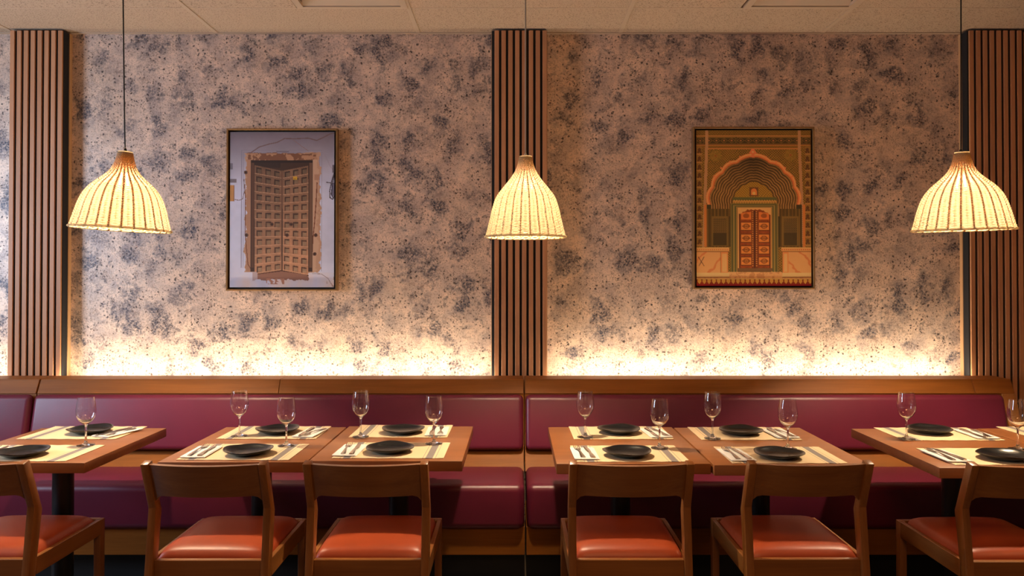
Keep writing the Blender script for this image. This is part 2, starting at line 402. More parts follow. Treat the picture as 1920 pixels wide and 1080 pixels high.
slat_panel(2.985, 8, 0.0, 'recessed wood slat panel at the far right edge', yf=4.675, left_edge=.008)

# ------------------------------------------------------------------ banquette benches with the LED strip behind
def mitre(*a): return a
def bench(x0, x1, label, joints, end=False):
    t = tag(empty('banquette_bench', ((x0+x1)/2, 4.3, 0)), label, 'bench', 'burgundy banquette benches along the wall')
    ox, oy = (x0+x1)/2, 4.3
    a, c = x0-ox, x1-ox
    ec = c-.074 if end else c     # cushions stop short of a wooden end
    def pr(name, mat, poly, p0, p1, bev=0, seg=2): return prism(name, mat, t, [(y-oy,z) for y,z in poly], p0, p1, 'x', bev, seg)
    # cap board, in lengths
    edges = [a]+[j-ox for j in joints]+[c]
    for e0,e1 in zip(edges, edges[1:]):
        pr('cap_board', M['oak'], [(4.408,.835),(4.445,.910),(4.610,.910),(4.610,.880),(4.465,.880),(4.445,.835)], e0+.0008, e1-.0008, .002, 1)
    pr('back_board', M['oak'], [(4.335,.46),(4.375,.60),(4.415,.836),(4.455,.836),(4.415,.60),(4.375,.46)], a, ec)
    pr('lower_rail', M['oak'], [(4.270,.44),(4.352,.538),(4.378,.538),(4.300,.44)], a, ec, .002, 1)
    cu = pr('back_cushion', M['vinyl'], [(4.302,.545),(4.368,.832),(4.418,.832),(4.360,.545)], a+.003, ec-.003, .028, 6)
    pr('seat_cushion', M['vinyl'], [(3.872,.252),(3.872,.470),(4.285,.470),(4.285,.252)], a+.003, ec-.003, .035, 6)
    pr('base_panel', M['oak'], [(3.900,.125),(3.900,.262),(4.36,.262),(4.36,.125)], a+.001, c-.001, .002, 1)
    pr('kick_board', M['kick'], [(3.955,0),(3.955,.125),(4.36,.125),(4.36,0)], a+.001, c-.001)
    if end:
        pr('end_panel', M['oakv'], [(3.90,.262),(4.30,.262),(4.30,.45),(4.408,.835),(4.465,.880),(4.465,.835),(4.60,.835),(4.60,.125),(3.90,.125)][:0] or
           [(4.24,.20),(4.28,.50),(4.406,.835),(4.60,.835),(4.60,.20)], ec+.001, c, .002, 1)
    return t
bench(-4.24, -2.634, 'burgundy bench with oak cap cut off by the left edge', [])
bench(-2.628, .050, 'long burgundy bench with oak cap left of the middle seam', [-1.300])
bench(.056, 2.752, 'long burgundy bench with oak cap right of the middle seam', [2.535], True)

def led(x0, x1, label):
    t = tag(box('light_strip', M['ledtape'], None, x0, x1, 4.622, 4.634, .868, .872), label, 'light strip', 'warm light strips behind the bench cap')
    box('strip_bracket', M['oak'], t, x0, x1, 4.612, 4.650, .850, .868)
    n = max(1, round((x1-x0)/1.3)); w = (x1-x0)/n
    for k in range(n):
        area('strip_light', (x0+w*(k+.5), 4.640, .878), (x0+w*(k+.5), 4.655, 1.02), w, .012, LED_W*w, LED)
led(-2.63, -.15, 'warm light strip hidden behind the left bench cap below the door picture')
led(.22, 2.62, 'warm light strip hidden behind the right bench cap below the arch picture')
led(-4.2, -3.0, 'warm light strip behind the bench cap at the far left edge')

# ------------------------------------------------------------------ framed pictures (prints drawn per point)
def noise2(u, v, s, seed):
    r = np.random.default_rng(seed); g = r.random((64,64))
    x = u*s; y = v*s; xi = np.floor(x).astype(int); yi = np.floor(y).astype(int); fx = x-xi; fy = y-yi
    fx = fx*fx*(3-2*fx); fy = fy*fy*(3-2*fy)
    G = lambda a,b: g[a%64,b%64]
    return (G(xi,yi)*(1-fx)+G(xi+1,yi)*fx)*(1-fy)+(G(xi,yi+1)*(1-fx)+G(xi+1,yi+1)*fx)*fy
def fbm(u,v,s,seed): return .5*noise2(u,v,s,seed)+.3*noise2(u,v,s*2.1,seed+1)+.2*noise2(u,v,s*4.3,seed+2)
def lin(c): c = np.array(c)/255.0; return np.where(c < .04045, c/12.92, ((c+.055)/1.055)**2.4)
class Canvas:
    def __init__(s, x0, y0, x1, y1, nx, ny):
        s.X, s.Y = np.meshgrid(np.linspace(x0,x1,nx), np.linspace(y0,y1,ny)); s.im = np.zeros((ny,nx,3)); s.nx, s.ny = nx, ny
    def put(s, mask, col):
        m = np.clip(np.asarray(mask,dtype=float),0,1)[...,None]; s.im = s.im*(1-m)+np.asarray(col,float)*m
    def rect(s, x0,y0,x1,y1,col,a=1.0): s.put(((s.X>=x0)&(s.X<=x1)&(s.Y>=y0)&(s.Y<=y1))*a, col)
    def line(s, pts, w, col, a=1.0):
        d = np.full(s.X.shape, 1e9)
        for (xa,ya),(xb,yb) in zip(pts,pts[1:]):
            L2 = (xb-xa)**2+(yb-ya)**2+1e-9; t = np.clip(((s.X-xa)*(xb-xa)+(s.Y-ya)*(yb-ya))/L2,0,1)
            d = np.minimum(d, np.hypot(s.X-xa-t*(xb-xa), s.Y-ya-t*(yb-ya)))
        s.put((d < w)*a, col)
    def quad(s, q):     # bilinear-ish (u,v) inside a quad with vertical sides: returns u, v, mask
        (xa,ya),(xb,yb),(xc,yc),(xd,yd) = q      # tl, tr, br, bl
        u = np.zeros_like(s.X)
        for _ in range(3):
            v = (s.Y-(ya+(yb-ya)*u))/((yd+(yc-yd)*u)-(ya+(yb-ya)*u))
            l = xa+(xd-xa)*v; r = xb+(xc-xb)*v; u = (s.X-l)/(r-l)
        return u, v, (u>=0)&(u<=1)&(v>=0)&(v<=1)
def old_door():
    c = Canvas(97,85,715,1018,250,376); X,Y = c.X,c.Y; U,Vv = X/900,Y/900
    n = fbm(U,Vv,30,3); n1 = fbm(U,Vv,9,8)
    g = np.clip((Y-85)/330,0,1)[...,None]
    c.im = (np.array([116,104,112])*(1-g)+np.array([206,208,226])*g)*(.93+.12*n1[...,None])
    c.put((Y>930)*np.clip(n1*1.6-.5,0,1), [214,196,186])
    for o in (0,12): c.line([(165+o,900),(165+o,195+o),(370,195+o),(380,203+o),(440,203+o),(450,195+o),(640-o,195+o),(640-o,920)], 1.6, [128,124,140], .8)
    c.line([(375,203),(442,203)], 5, [120,112,124])
    e = (n-.5)*34; e2 = (n1-.5)*30
    c.put((X+e>188)&(X+e<632)&(Y+e2>216)&(Y<928+e2), [186,146,116])
    c.put((X+e>200)&(X+e2<612)&(Y+e*.5>212)&(Y<262), [124,80,54]); c.put(((Y>212)&(Y<262)&(X>195)&(X<615))*(n>.52), [178,132,98])
    c.put((X+e>192)&(X<222)&(Y>250)&(Y<925), [172,128,98]); c.put((X>586)&(X+e<616)&(Y>250)&(Y<925), [196,158,128])
    c.line([(613,390),(608,500),(598,640),(590,720),(583,850)], 3, [120,64,34]); c.line([(186,400),(188,700),(205,880),(240,935)], 2.5, [120,70,44])
    c.rect(220,255,586,925,[66,42,30]); c.rect(220,255,586,270,[44,28,20]); c.rect(236,270,395,300,[52,34,26])
    c.rect(226,270,240,900,[92,60,42]); c.rect(568,270,584,900,[112,80,58])
    for q,side in ((((241,284),(401,318),(405,916),(246,940)),0),(((411,318),(561,288),(562,946),(408,918)),1)):
        u,v,m = c.quad(q); sh = (.66+.36*v) if side == 0 else (.72+.38*v)
        base = np.array([176,128,94])[None,None]*(sh*(.86+.28*n))[...,None]
        c.put(m, np.zeros(3)); c.im = np.where(m[...,None], base, c.im)
        cu = (u*3.02+.02)%1.0; cv = (v*12.0)%1.0
        rec = m&(cu>.24)&(cu<.86)&(cv>.18)&(cv<.84); inn = m&(cu>.38)&(cu<.80)&(cv>.36)&(cv<.78)
        top = rec&((cv<.34)|(cu<.36))
        c.im = np.where(rec[...,None], np.array([150,106,76])*(sh*(.85+.3*n))[...,None], c.im)
        c.im = np.where(top[...,None], np.array([84,56,40])*sh[...,None], c.im)
        c.im = np.where(inn[...,None], np.array([152,122,92])*(sh*(.8+.4*n))[...,None], c.im)
        c.put(m&((np.abs(cv)<.05)|(cv>.95)), [206,160,124]) if False else None
        c.put((m&(cv>.86)&(cv<.94))*.6, [212,166,128])
    c.rect(402,318,411,918,[70,46,32]); c.line([(406,320),(404,918)],2,[170,122,90],.6)
    c.line([(245,942),(404,918),(562,948)], 3.5, [86,50,34])
    c.put((Y>922+np.abs(X-405)*.13)&(Y<972+e)&(X>245+e)&(X<556+e), [140,98,80]); c.put((Y>965)&(Y<1000)&(X>315)&(X<420)&(n>.5), [170,120,96])
    for x,y in ((346,640),(460,640),(436,705),(190,328),(612,356),(606,705),(600,818),(196,705)):
        c.put(np.hypot(X-x,Y-y)<11, [92,58,42]); c.put(np.hypot(X-x,Y-y)<5, [46,30,24])
    c.rect(596,340,628,376,[176,132,104]); c.rect(470,353,495,372,[206,158,40]); c.rect(474,359,491,361,[90,60,20]); c.rect(474,365,489,366.5,[90,60,20])
    c.line([(215,213),(270,175),(330,157),(375,148),(420,124),(480,126),(560,122),(610,136),(650,118),(690,96),(715,92)], 3, [112,86,84])
    c.line([(470,132),(520,170),(560,198)], 1.6, [140,112,104]); c.line([(640,200),(665,235),(690,290),(712,320)],1.2,[150,140,150])
    c.line([(122,490),(150,496),(172,488),(184,440),(180,370)], 1.8, [110,82,70])
    c.put((X<123)&(Y>405)&(Y<502), [196,140,78]); c.put((X<123)&(X>117)&(Y>405)&(Y<502), [140,88,44]); c.put((X<135)&(Y>368)&(Y<390), [120,110,116]); c.rect(97,272,112,310,[120,114,124])
    c.rect(703,283,715,330,[100,90,96]); c.line([(715,330),(700,380),(688,440),(690,480),(705,490),(715,470)],3,[58,46,50]); c.line([(715,345),(704,400),(697,460),(712,484)],3,[66,54,58]); c.rect(700,390,715,470,[74,66,84],.7); c.line([(670,388),(700,392)],3,[100,90,96])
    c.line([(585,935),(640,938),(680,965),(700,1000)],1.6,[120,96,92],.8); c.put((X>672)&(Y>950)&(n>.55), [168,140,124]); c.put((X>232)&(X<262)&(Y>925)&(Y<990)&(n>.45), [180,160,158])
    return c
def arch_gate():
    c = Canvas(85,72,765,1010,272,376); X,Y = c.X,c.Y; U,Vv = X/900,Y/900
    n = fbm(U,Vv,60,21); n1 = fbm(U,Vv,16,25)
    orn = .5+.5*np.sin(X*.42+6*n1)*np.sin(Y*.42+6*n1)
    c.im = np.array([150,112,40])*(.62+.45*orn+.25*(n-.5))[...,None]
    c.put((orn>.72)*.7, [178,122,62]); c.put((orn<.22)*.7, [70,72,34])
    c.rect(85,72,765,104,[124,92,34],.55); c.rect(85,104,765,110,[186,130,70]); c.rect(85,110,765,158,[66,54,24])
    for x0,x1 in ((88,130),(138,318),(326,512),(520,706),(714,762)):
        c.line([(x0,116),(x1,116),(x1,152),(x0,152),(x0,116)],1.6,[150,112,56],.9)
        k = max(1,round((x1-x0)/46)); w = (x1-x0)/k
        for i in range(k):
            xm = x0+w*(i+.5); c.line([(xm-w*.45,134),(xm,119),(xm+w*.45,134),(xm,149),(xm-w*.45,134)],1.4,[138,104,50],.9); c.put((np.abs(X-xm)/8+np.abs(Y-134)/7)<1, [160,104,60])
    c.rect(85,158,765,164,[190,124,66]); c.rect(85,164,765,184,[142,100,40],.8); c.line([(150,184),(700,184)],2,[206,134,78])
    for x0,x1 in ((85,119),(733,765)):
        c.rect(x0,165,x1,775,[150,112,56],.75); xm = (x0+x1)/2+ (2 if x0<400 else -4)
        for k in range(12): y = 190+k*50; c.put((np.hypot((X-xm)*1.2,Y-y)<11)|(np.hypot((X-xm+7),Y-y-14)<6)|(np.hypot((X-xm-7),Y-y-14)<6), [96,60,30]); c.line([(x0,y+26),(x1,y+26)],1.6,[196,140,84],.8)
    # twisted rope columns
    for xa,xb in ((147,128),(697,722)):
        t = np.clip((Y-165)/610,0,1); xm = xa+(xb-xa)*t; m = np.abs(X-xm)<9
        st = .5+.5*np.sin((Y+(X-xm)*1.5)*.55); c.im = np.where(m[...,None], np.array([214,160,116])*(.62+.42*st)[...,None], c.im)
    # spandrel rosettes
    for x,y in ((200,226),(645,222)):
        d = np.hypot(X-x,Y-y); c.put(d<36,[112,92,32]); c.put((d<36)*(np.sin(d*.9)>.3),[176,132,58]); c.put(d<6,[150,84,40])
    # multifoil arch
    ax, ay = 425.0, 520.0
    def field(s, sc):                    # arch half-size scaled by s : value < 1 inside
        hw = 255*s+sc*0; hh = 268*s
        dx = (X-ax)/hw; dy = (ay-Y)/hh
        ang = np.arctan2(np.abs(dx)+1e-6, dy)
        r = np.hypot(dx,dy); pt = 1+.055*np.exp(-(ang/.16)**2)
        cus = .040*np.abs(np.sin(ang*8.0+.0)); 
        return np.where(dy>0, r/(pt*(.955+cus)), np.abs(dx)/.955), ang, dy
    f1,ang,dy = field(1.13,0); low = Y<775
    c.put((f1<1.0)&(Y<545), [216,128,76]); c.put((f1<.985)&(f1>.965)&(Y<545), [238,168,112]); c.put((f1<.94)&(Y<545),[200,110,62])
    f1b,_,_ = field(1.04,0)
    inside = (f1b<1.0)
    c.put((np.abs(X-425)<285)&(Y>=520)&(Y<775), [62,52,24])
    q = (1.0-f1b)/.057; k = np.floor(q); fr = q-k; mB = (f1b<1)&(Y<548+k*6)
    tone = np.array([86,60,26])+(np.array([186,140,84])-np.array([86,60,26]))*(np.clip(1-np.abs(fr-.30)/.42,0,1)**1.2)[...,None]
    tone = tone*(.86+.3*n)[...,None]; c.im = np.where(mB[...,None], tone, c.im)
    dark = np.clip((430-Y)/230,0,1)*inside*np.clip(1.05-np.abs(X-425)/230,0,1); c.im = c.im*(1-.5*(dark*(f1b<1)*(Y<440))[...,None])
    f,an,_ = field(.50,0); c.put((f<1)&(Y<560), [156,118,42]); c.im = np.where(((f<1)&(Y<560))[...,None], c.im*(.75+.5*orn)[...,None], c.im)
    c.put((np.hypot(X-421,Y-196)<13)|(np.hypot(X-408,Y-208)<9)|(np.hypot(X-434,Y-208)<9)|((np.abs(X-421)<8)&(Y>200)&(Y<236)), [226,124,80]); c.put(np.hypot(X-421,Y-203)<6,[250,170,120])
    for x,y in ((345,233),(500,233),(285,262),(560,262),(232,300),(612,300),(192,350),(655,350)): c.put(np.hypot(X-x,Y-y)<6,[222,130,82])
    c.rect(400,415,452,470,[112,70,34]); c.put((np.hypot(X-427,Y-440)<17)|((np.abs(X-427)<17)&(Y>440)&(Y<464)),[226,130,66]); c.put(np.hypot(X-427,Y-452)<9,[250,180,110])
    c.rect(300,476,562,512,[120,100,44]); 
    for k,(y,cc) in enumerate(((481,[74,92,62]),(489,[74,92,62]),(498,[216,160,84]),(506,[206,150,80]))): c.put((np.abs(Y-y-3*np.sin(X*.42))<2.4)&(X>302)&(X<560), cc)
    # side reveals
    for x0,x1 in ((150,280),(580,705)):
        c.rect(x0,545,x1,775,[86,66,28]); c.put((X>x0)&(X<x1)&(Y>545)&(Y<775)&(np.sin(X*.3)>.86),[130,96,44])
    for x0,x1 in ((176,272),(594,690)):
        c.rect(x0,590,x1,772,[122,94,44]); c.rect(x0+8,600,x1-8,765,[72,60,30])
        m = (X>x0+8)&(X<x1-8)&(Y>600)&(Y<690); c.put(m&(np.sin((X+Y)*.5)*np.sin((X-Y)*.5)>.1),[134,100,50]); c.rect(x0+8,690,x1-8,765,[70,52,24],.6)
    c.rect(132,520,146,775,[196,120,60]); c.rect(716,520,732,775,[196,120,60])
    # portal
    for k,(d,cc) in enumerate(((0,[126,108,58]),(9,[82,80,46]),(17,[148,124,66]),(27,[92,92,56]),(35,[176,132,70]),(41,[96,72,34]))): c.rect(286+d,514+d*.55,570-d,925,cc)
    c.rect(330,538,528,922,[238,166,106])
    an = np.abs(X-429); top = 548+np.clip(an-40,0,60)*.55+5*np.abs(np.sin(X*.13))
    door = (X>336)&(X<526)&(Y>top)&(Y<905); c.put(door,[150,70,26]); c.im = np.where(door[...,None], c.im*(.8+.4*n)[...,None], c.im)
    c.put(door&((np.abs(X-341)<3)|(np.abs(X-521)<3)),[96,44,20])
    for x0,x1 in ((350,411),(456,516)):
        c.put(door&(X>x0)&(X<x1)&(Y>562+np.abs(X-429)*.12)&(Y<612),[214,122,56]); c.put(door&(np.hypot(X-(x0+x1)/2,(Y-588)*1.3)<18),[160,82,34]); 
        for y0 in (628,700,770,838):
            c.rect(x0-4,y0-5,x1+4,y0+51,[104,48,20]); c.rect(x0,y0,x1,y0+46,[224,136,66]); xm,ym = (x0+x1)/2,y0+23
            c.put((np.hypot((X-xm)*.75,Y-ym)<15),[150,80,34]); c.put((np.hypot((X-xm)*.75,Y-ym)<9),[206,130,60]); c.put((np.hypot(X-xm,Y-ym)<4),[80,40,18]); c.put((np.abs(Y-ym)<2.5)&(np.abs(X-xm)<25),[130,70,30])
    c.rect(412,556,450,903,[120,56,24]); c.rect(428,556,433,903,[70,32,16])
    for k in range(26):
        y = 564+k*13
        for x in (419,441): c.put(np.hypot(X-x,Y-y)<3.6,[226,146,76])
    c.rect(330,903,536,922,[120,84,56])
    # plinths, step and petal band
    c.rect(85,925,765,968,[218,164,116]); c.put((Y>925)&(Y<968)&(n>.55),[196,138,94])
    for x0,x1,fx in ((85,272,1),(594,765,-1)):
        c.rect(x0,780,x1,955,[226,160,108]); c.put((X>x0)&(X<x1)&(Y>800)&(Y<950)&(np.abs(((X*fx+Y*.9+60*n1)%120)-60)<9),[206,126,78])
        c.rect(x0-6,778,x1+8,802,[236,166,106]); c.put((X>x0-6)&(X<x1+8)&(np.abs(Y-792)<4)&(np.sin(X*.5)>0),[196,108,62]); c.rect(x0-6,802,x1+8,806,[160,92,52])
        e0,e1 = (228,272) if fx == 1 else (594,632)
        c.rect(e0,806,e1,932,[214,140,84]); c.rect(e0+8,815,e1-8,925,[232,170,116]); c.rect(e0-2,806,e0+1,932,[150,90,52]); c.rect(x0,932,x1+8,958,[238,182,132]); c.rect(x0,956,x1+8,960,[160,100,64])
    c.line([(95,835),(130,890)],2,[120,70,50]); c.line([(130,835),(100,890)],2,[120,70,50])
    c.rect(85,966,765,972,[244,184,120]); c.rect(85,972,765,1000,[150,56,26]); c.rect(85,998,765,1010,[150,20,40])
    px = (X-88)%28.5-14.25; c.put((np.hypot(px,(Y-980)*.8)<11)&(Y>972)|((np.abs(px)<11-(Y-984)*.7)&(Y>984)&(Y<1000)), [236,168,84])
    return c
def picture(xc, zc, w, h, canvas, label, gain):
    t = tag(empty('framed_picture', (xc, YW, zc)), label, 'picture', 'framed pictures on the wallpaper')
    fw, d = .010, .045
    for nm,a in (('top',(-w/2,w/2,h/2-fw,h/2)),('bottom',(-w/2,w/2,-h/2,-h/2+fw)),('l',(-w/2,-w/2+fw,-h/2+fw,h/2-fw)),('r',(w/2-fw,w/2,-h/2+fw,h/2-fw))):
        box('frame_rail', M['brass'], t, a[0],a[1],-d,0,a[2],a[3],.001,1)
    box('backing', M['felt'], t, -w/2+fw, w/2-fw, -.012, 0, -h/2+fw, h/2-fw)
    cw, ch = w-2*fw-.020, h-2*fw-.020
    box('canvas', M['felt'], t, -cw/2, cw/2, -.036, -.012, -ch/2, ch/2)
    nx, ny = canvas.nx, canvas.ny
    gx, gz = np.meshgrid(np.linspace(-cw/2,cw/2,nx), np.linspace(ch/2,-ch/2,ny))
    V = np.stack([gx.ravel(), np.full(nx*ny,-.0365), gz.ravel()],1)
    i = np.arange(nx*ny).reshape(ny,nx); Fq = np.stack([i[:-1,:-1],i[1:,:-1],i[1:,1:],i[:-1,1:]],-1).reshape(-1,4)
    me = bpy.data.meshes.new('print'); me.vertices.add(nx*ny); me.vertices.foreach_set('co', V.ravel())
    me.loops.add(Fq.size); me.loops.foreach_set('vertex_index', Fq.ravel().astype(np.int32))
    me.polygons.add(len(Fq)); me.polygons.foreach_set('loop_start', (np.arange(len(Fq))*4).astype(np.int32)); me.polygons.foreach_set('loop_total', np.full(len(Fq),4,np.int32))
    me.update(calc_edges=True)
    col = np.ones((nx*ny,4)); col[:,:3] = np.clip(lin(np.clip(canvas.im,0,255)).reshape(-1,3)*gain,0,1)
    at_ = me.attributes.new('Print','FLOAT_COLOR','POINT'); at_.data.foreach_set('color', col.ravel().astype(np.float32))
    link('print', me, M['print'], t)
picture((529-CX)*4.72/F, EYE+(CY-393)*4.72/F, .655, .957, old_door(), 'framed picture of a weathered carved wooden door', np.array([1.10,1.08,1.10]))
picture((1413-CX)*4.72/F, EYE+(CY-390)*4.72/F, .716, .958, arch_gate(), 'framed picture of an ornate golden scalloped archway', np.array([1.5,1.42,1.1]))

# ------------------------------------------------------------------ pendant lamps
def shade_profile(pts, n):
    z = np.array([p[0] for p in pts]); r = np.array([p[1] for p in pts])
    zz = np.linspace(z[0], z[-1], 200)
    # smooth interpolation (Catmull-Rom through the points)
    m = np.gradient(r, z); out = []
    for q in zz:
        k = min(max(np.searchsorted(z,q)-1,0),len(z)-2); h = z[k+1]-z[k]; t = (q-z[k])/h
        out.append((2*t**3-3*t*t+1)*r[k]+(t**3-2*t*t+t)*h*m[k]+(-2*t**3+3*t*t)*r[k+1]+(t**3-t*t)*h*m[k+1])
    out = np.array(out); s = np.concatenate([[0],np.cumsum(np.hypot(np.diff(zz),np.diff(out)))])
    si = np.linspace(0,s[-1],n); return np.interp(si,s,zz), np.interp(si,s,out), s[-1]
BELL_W = [(0,.204),(.030,.195),(.068,.185),(.118,.170),(.154,.154),(.190,.127),(.227,.086),(.250,.063),(.295,.040),(.338,.030)]
BELL_N = [(0,.176),(.030,.168),(.085,.154),(.140,.141),(.180,.126),(.215,.101),(.255,.068),(.290,.046),(.325,.033),(.352,.028)]
def pendant(x, y, zr, prof, tilt, cordmat, label, rot, wide):
    t = tag(empty('pendant_lamp', (x, y, zr)), label, 'pendant lamp', 'lit wicker pendant lamps')
    sh = empty('shade'); sh.parent = t
    sh.rotation_euler = (tilt[0], tilt[1], rot)
    top = prof[-1][0]
    nst = 52; z, r, Ls = shade_profile(prof, 200)
    n = int(Ls/.0054); z, r, Ls = shade_profile(prof, n+1); tw = Ls/n
    seg = 104; V = []; Fc = []
    ths = np.arange(seg)*2*PI/seg
    for i in range(n):
        zc, rc = (z[i]+z[i+1])/2, (r[i]+r[i+1])/2; dz, dr = (z[i+1]-z[i])/tw, (r[i+1]-r[i])/tw
        amp = min(.0016, rc*.03)*np.cos(ths*nst/2+PI*(i%2)); base = len(V)
        hw = tw*.72*(1+.03*math.sin(i*1.7)); ht = .0011
        for (a_,b_) in ((-1,0),(0,1),(1,0),(0,-1)):
            rr = rc+dr*hw*a_+dz*ht*b_+amp*dz; zz = zc+dz*hw*a_-dr*ht*b_-amp*dr
            V.extend(zip(rr*np.cos(ths), rr*np.sin(ths), zz))
        for q in range(4):
            p0, p1 = base+q*seg, base+((q+1)%4)*seg
            for k in range(seg): k2 = (k+1)%seg; Fc.append((p0+k,p0+k2,p1+k2,p1+k))
    me = bpy.data.meshes.new('weave'); me.from_pydata([tuple(map(float,v)) for v in V],[],Fc); me.update()
    for p_ in me.polygons: p_.use_smooth = True
    tag(link('weave', me, M['weft'], sh), 'woven rattan strands', kind='stuff')
    b = bmesh.new(); zs, rs, _ = shade_profile(prof, 26)
    for k in range(nst):
        a = 2*PI*k/nst; off = [0.0] if k%2 else ([-.0026,0.0,.0026] if wide else [-.0012,.0012])
        for o_ in off:
            tube_bm(b, [((rr-.0014)*math.cos(a+o_/max(rr,.05)),(rr-.0014)*math.sin(a+o_/max(rr,.05)),zz) for zz,rr in zip(zs,rs)], .0010 if k%2 else .0016, 5)
    tag(link('stakes', fin(b,'stakes',True), M['stake'], sh), 'upright rattan stakes', kind='stuff')
    b = bmesh.new()      # plaited rim
    R0 = prof[0][1]
    for ph in (0, PI):
        pts = [((R0+.003*math.cos(24*a+ph))*math.cos(a),(R0+.003*math.cos(24*a+ph))*math.sin(a),.003*math.sin(24*a+ph)) for a in np.linspace(0,2*PI,193)]
        tube_bm(b, [(q[0],q[1],q[2]*.8+.0045) for q in pts], .0026, 6, False)
    tag(link('rim_braid', fin(b,'rim_braid',True), M['weft'], sh), 'plaited rattan rim')
    b = bmesh.new()
    tube_bm(b, [(0,0,top-.004),(0,0,top+.006)], prof[-1][1], 20)
    link('top_cap', fin(b,'top_cap',True,1), M['weft'], sh)
    hz = CEIL-zr
    b = bmesh.new(); ox, oy = math.sin(tilt[1])*top, -math.sin(tilt[0])*top
    tube_bm(b, [(ox,oy,top),(ox*.8,oy*.8,top+.1),(0,0,hz)], .0030, 8); link('cord', fin(b,'cord',True), cordmat, t)
    tube = lathe_me('cord_grip', [(.0075,top),(.0075,top+.010),(.0045,top+.018),(.0031,top+.020)], 16); link('cord_grip', tube, cordmat, t, (ox,oy,0))
    link('lamp_holder', lathe_me('lamp_holder', [(.013,.258),(.013,top-.03),(.009,top)], 20), M['cord'], sh)
    bp = [(0.0001,.180),(.014,.184),(.026,.196),(.030,.212),(.026,.230),(.016,.246),(.013,.258)]
    link('bulb', lathe_me('bulb', bp, 20), M['bulb'], sh)
    return t
x, y = (228-CX)*3.5/F, 3.5
pendant((226-CX)*3.5/F, 3.5, EYE+(CY-431)*3.5/F, BELL_W, (0,.052), M['cord'], 'lit wicker bell lamp hanging at the left, tilted, on a black cord', .1, True)
pendant((985.5-CX)*3.5/F, 3.5, EYE+(CY-446)*3.5/F, BELL_N, (0,0), M['cordg'], 'lit pale narrow wicker lamp hanging in front of the middle slat panel', .22, False)
pendant((1806-CX)*3.5/F, 3.5, EYE+(CY-433)*3.5/F, BELL_W, (.02,-.03), M['cord'], 'lit wicker bell lamp hanging at the right before the slat panel', .3, True)

# ------------------------------------------------------------------ tables
TH = .75
def table(x0, x1, yf, yb, label, rz=0.0):
    cx, cy = (x0+x1)/2, (yf+yb)/2; w, d = (x1-x0)/2-.0015, (yb-yf)/2
    t = tag(empty('dining_table', (cx,cy,0), rz), label, 'table', 'wooden tables along the bench')
    box('tabletop', M['table'], t, -w, w, -d, d, TH-.041, TH, .0025, 2)
    cy0 = 3.5-cy
    b = bmesh.new(); box_bm(-.16,.16,cy0-.04,cy0+.04,TH-.056,TH-.041, bm=b); box_bm(-.04,.04,cy0-.18,cy0+.18,TH-.056,TH-.041, bm=b); link('top_bracket', fin(b,'top_bracket'), M['black'], t)
    link('column', lathe_me('column', [(.043,.05),(.043,TH-.056)], 32), M['black'], t, (0,cy0,0))
    link('foot_plate', lathe_me('foot_plate', [(.21,0),(.21,.012),(.17,.022),(.06,.045),(.05,.058),(.044,.06)], 40), M['black'], t, (0,cy0,0))
    return t
table(-2.270,-1.668, 3.115, 3.845, 'wooden table at the left edge with two place settings')
table(-1.395,-.812, 3.128, 3.872, 'left table of the joined pair left of the middle slat panel')
table(-.808,-.202, 3.148, 3.892, 'right table of the joined pair left of the middle slat panel', -.006)
table(.160,.760, 3.100, 3.872, 'left table of the joined pair right of the middle slat panel')
table(.764,1.372, 3.078, 3.858, 'right table of the joined pair right of the middle slat panel')
table(1.605,2.211, 3.035, 3.830, 'large wooden table near the right edge with two settings')
table(2.215,2.82, 3.035, 3.838, 'wooden table cut off by the right edge')

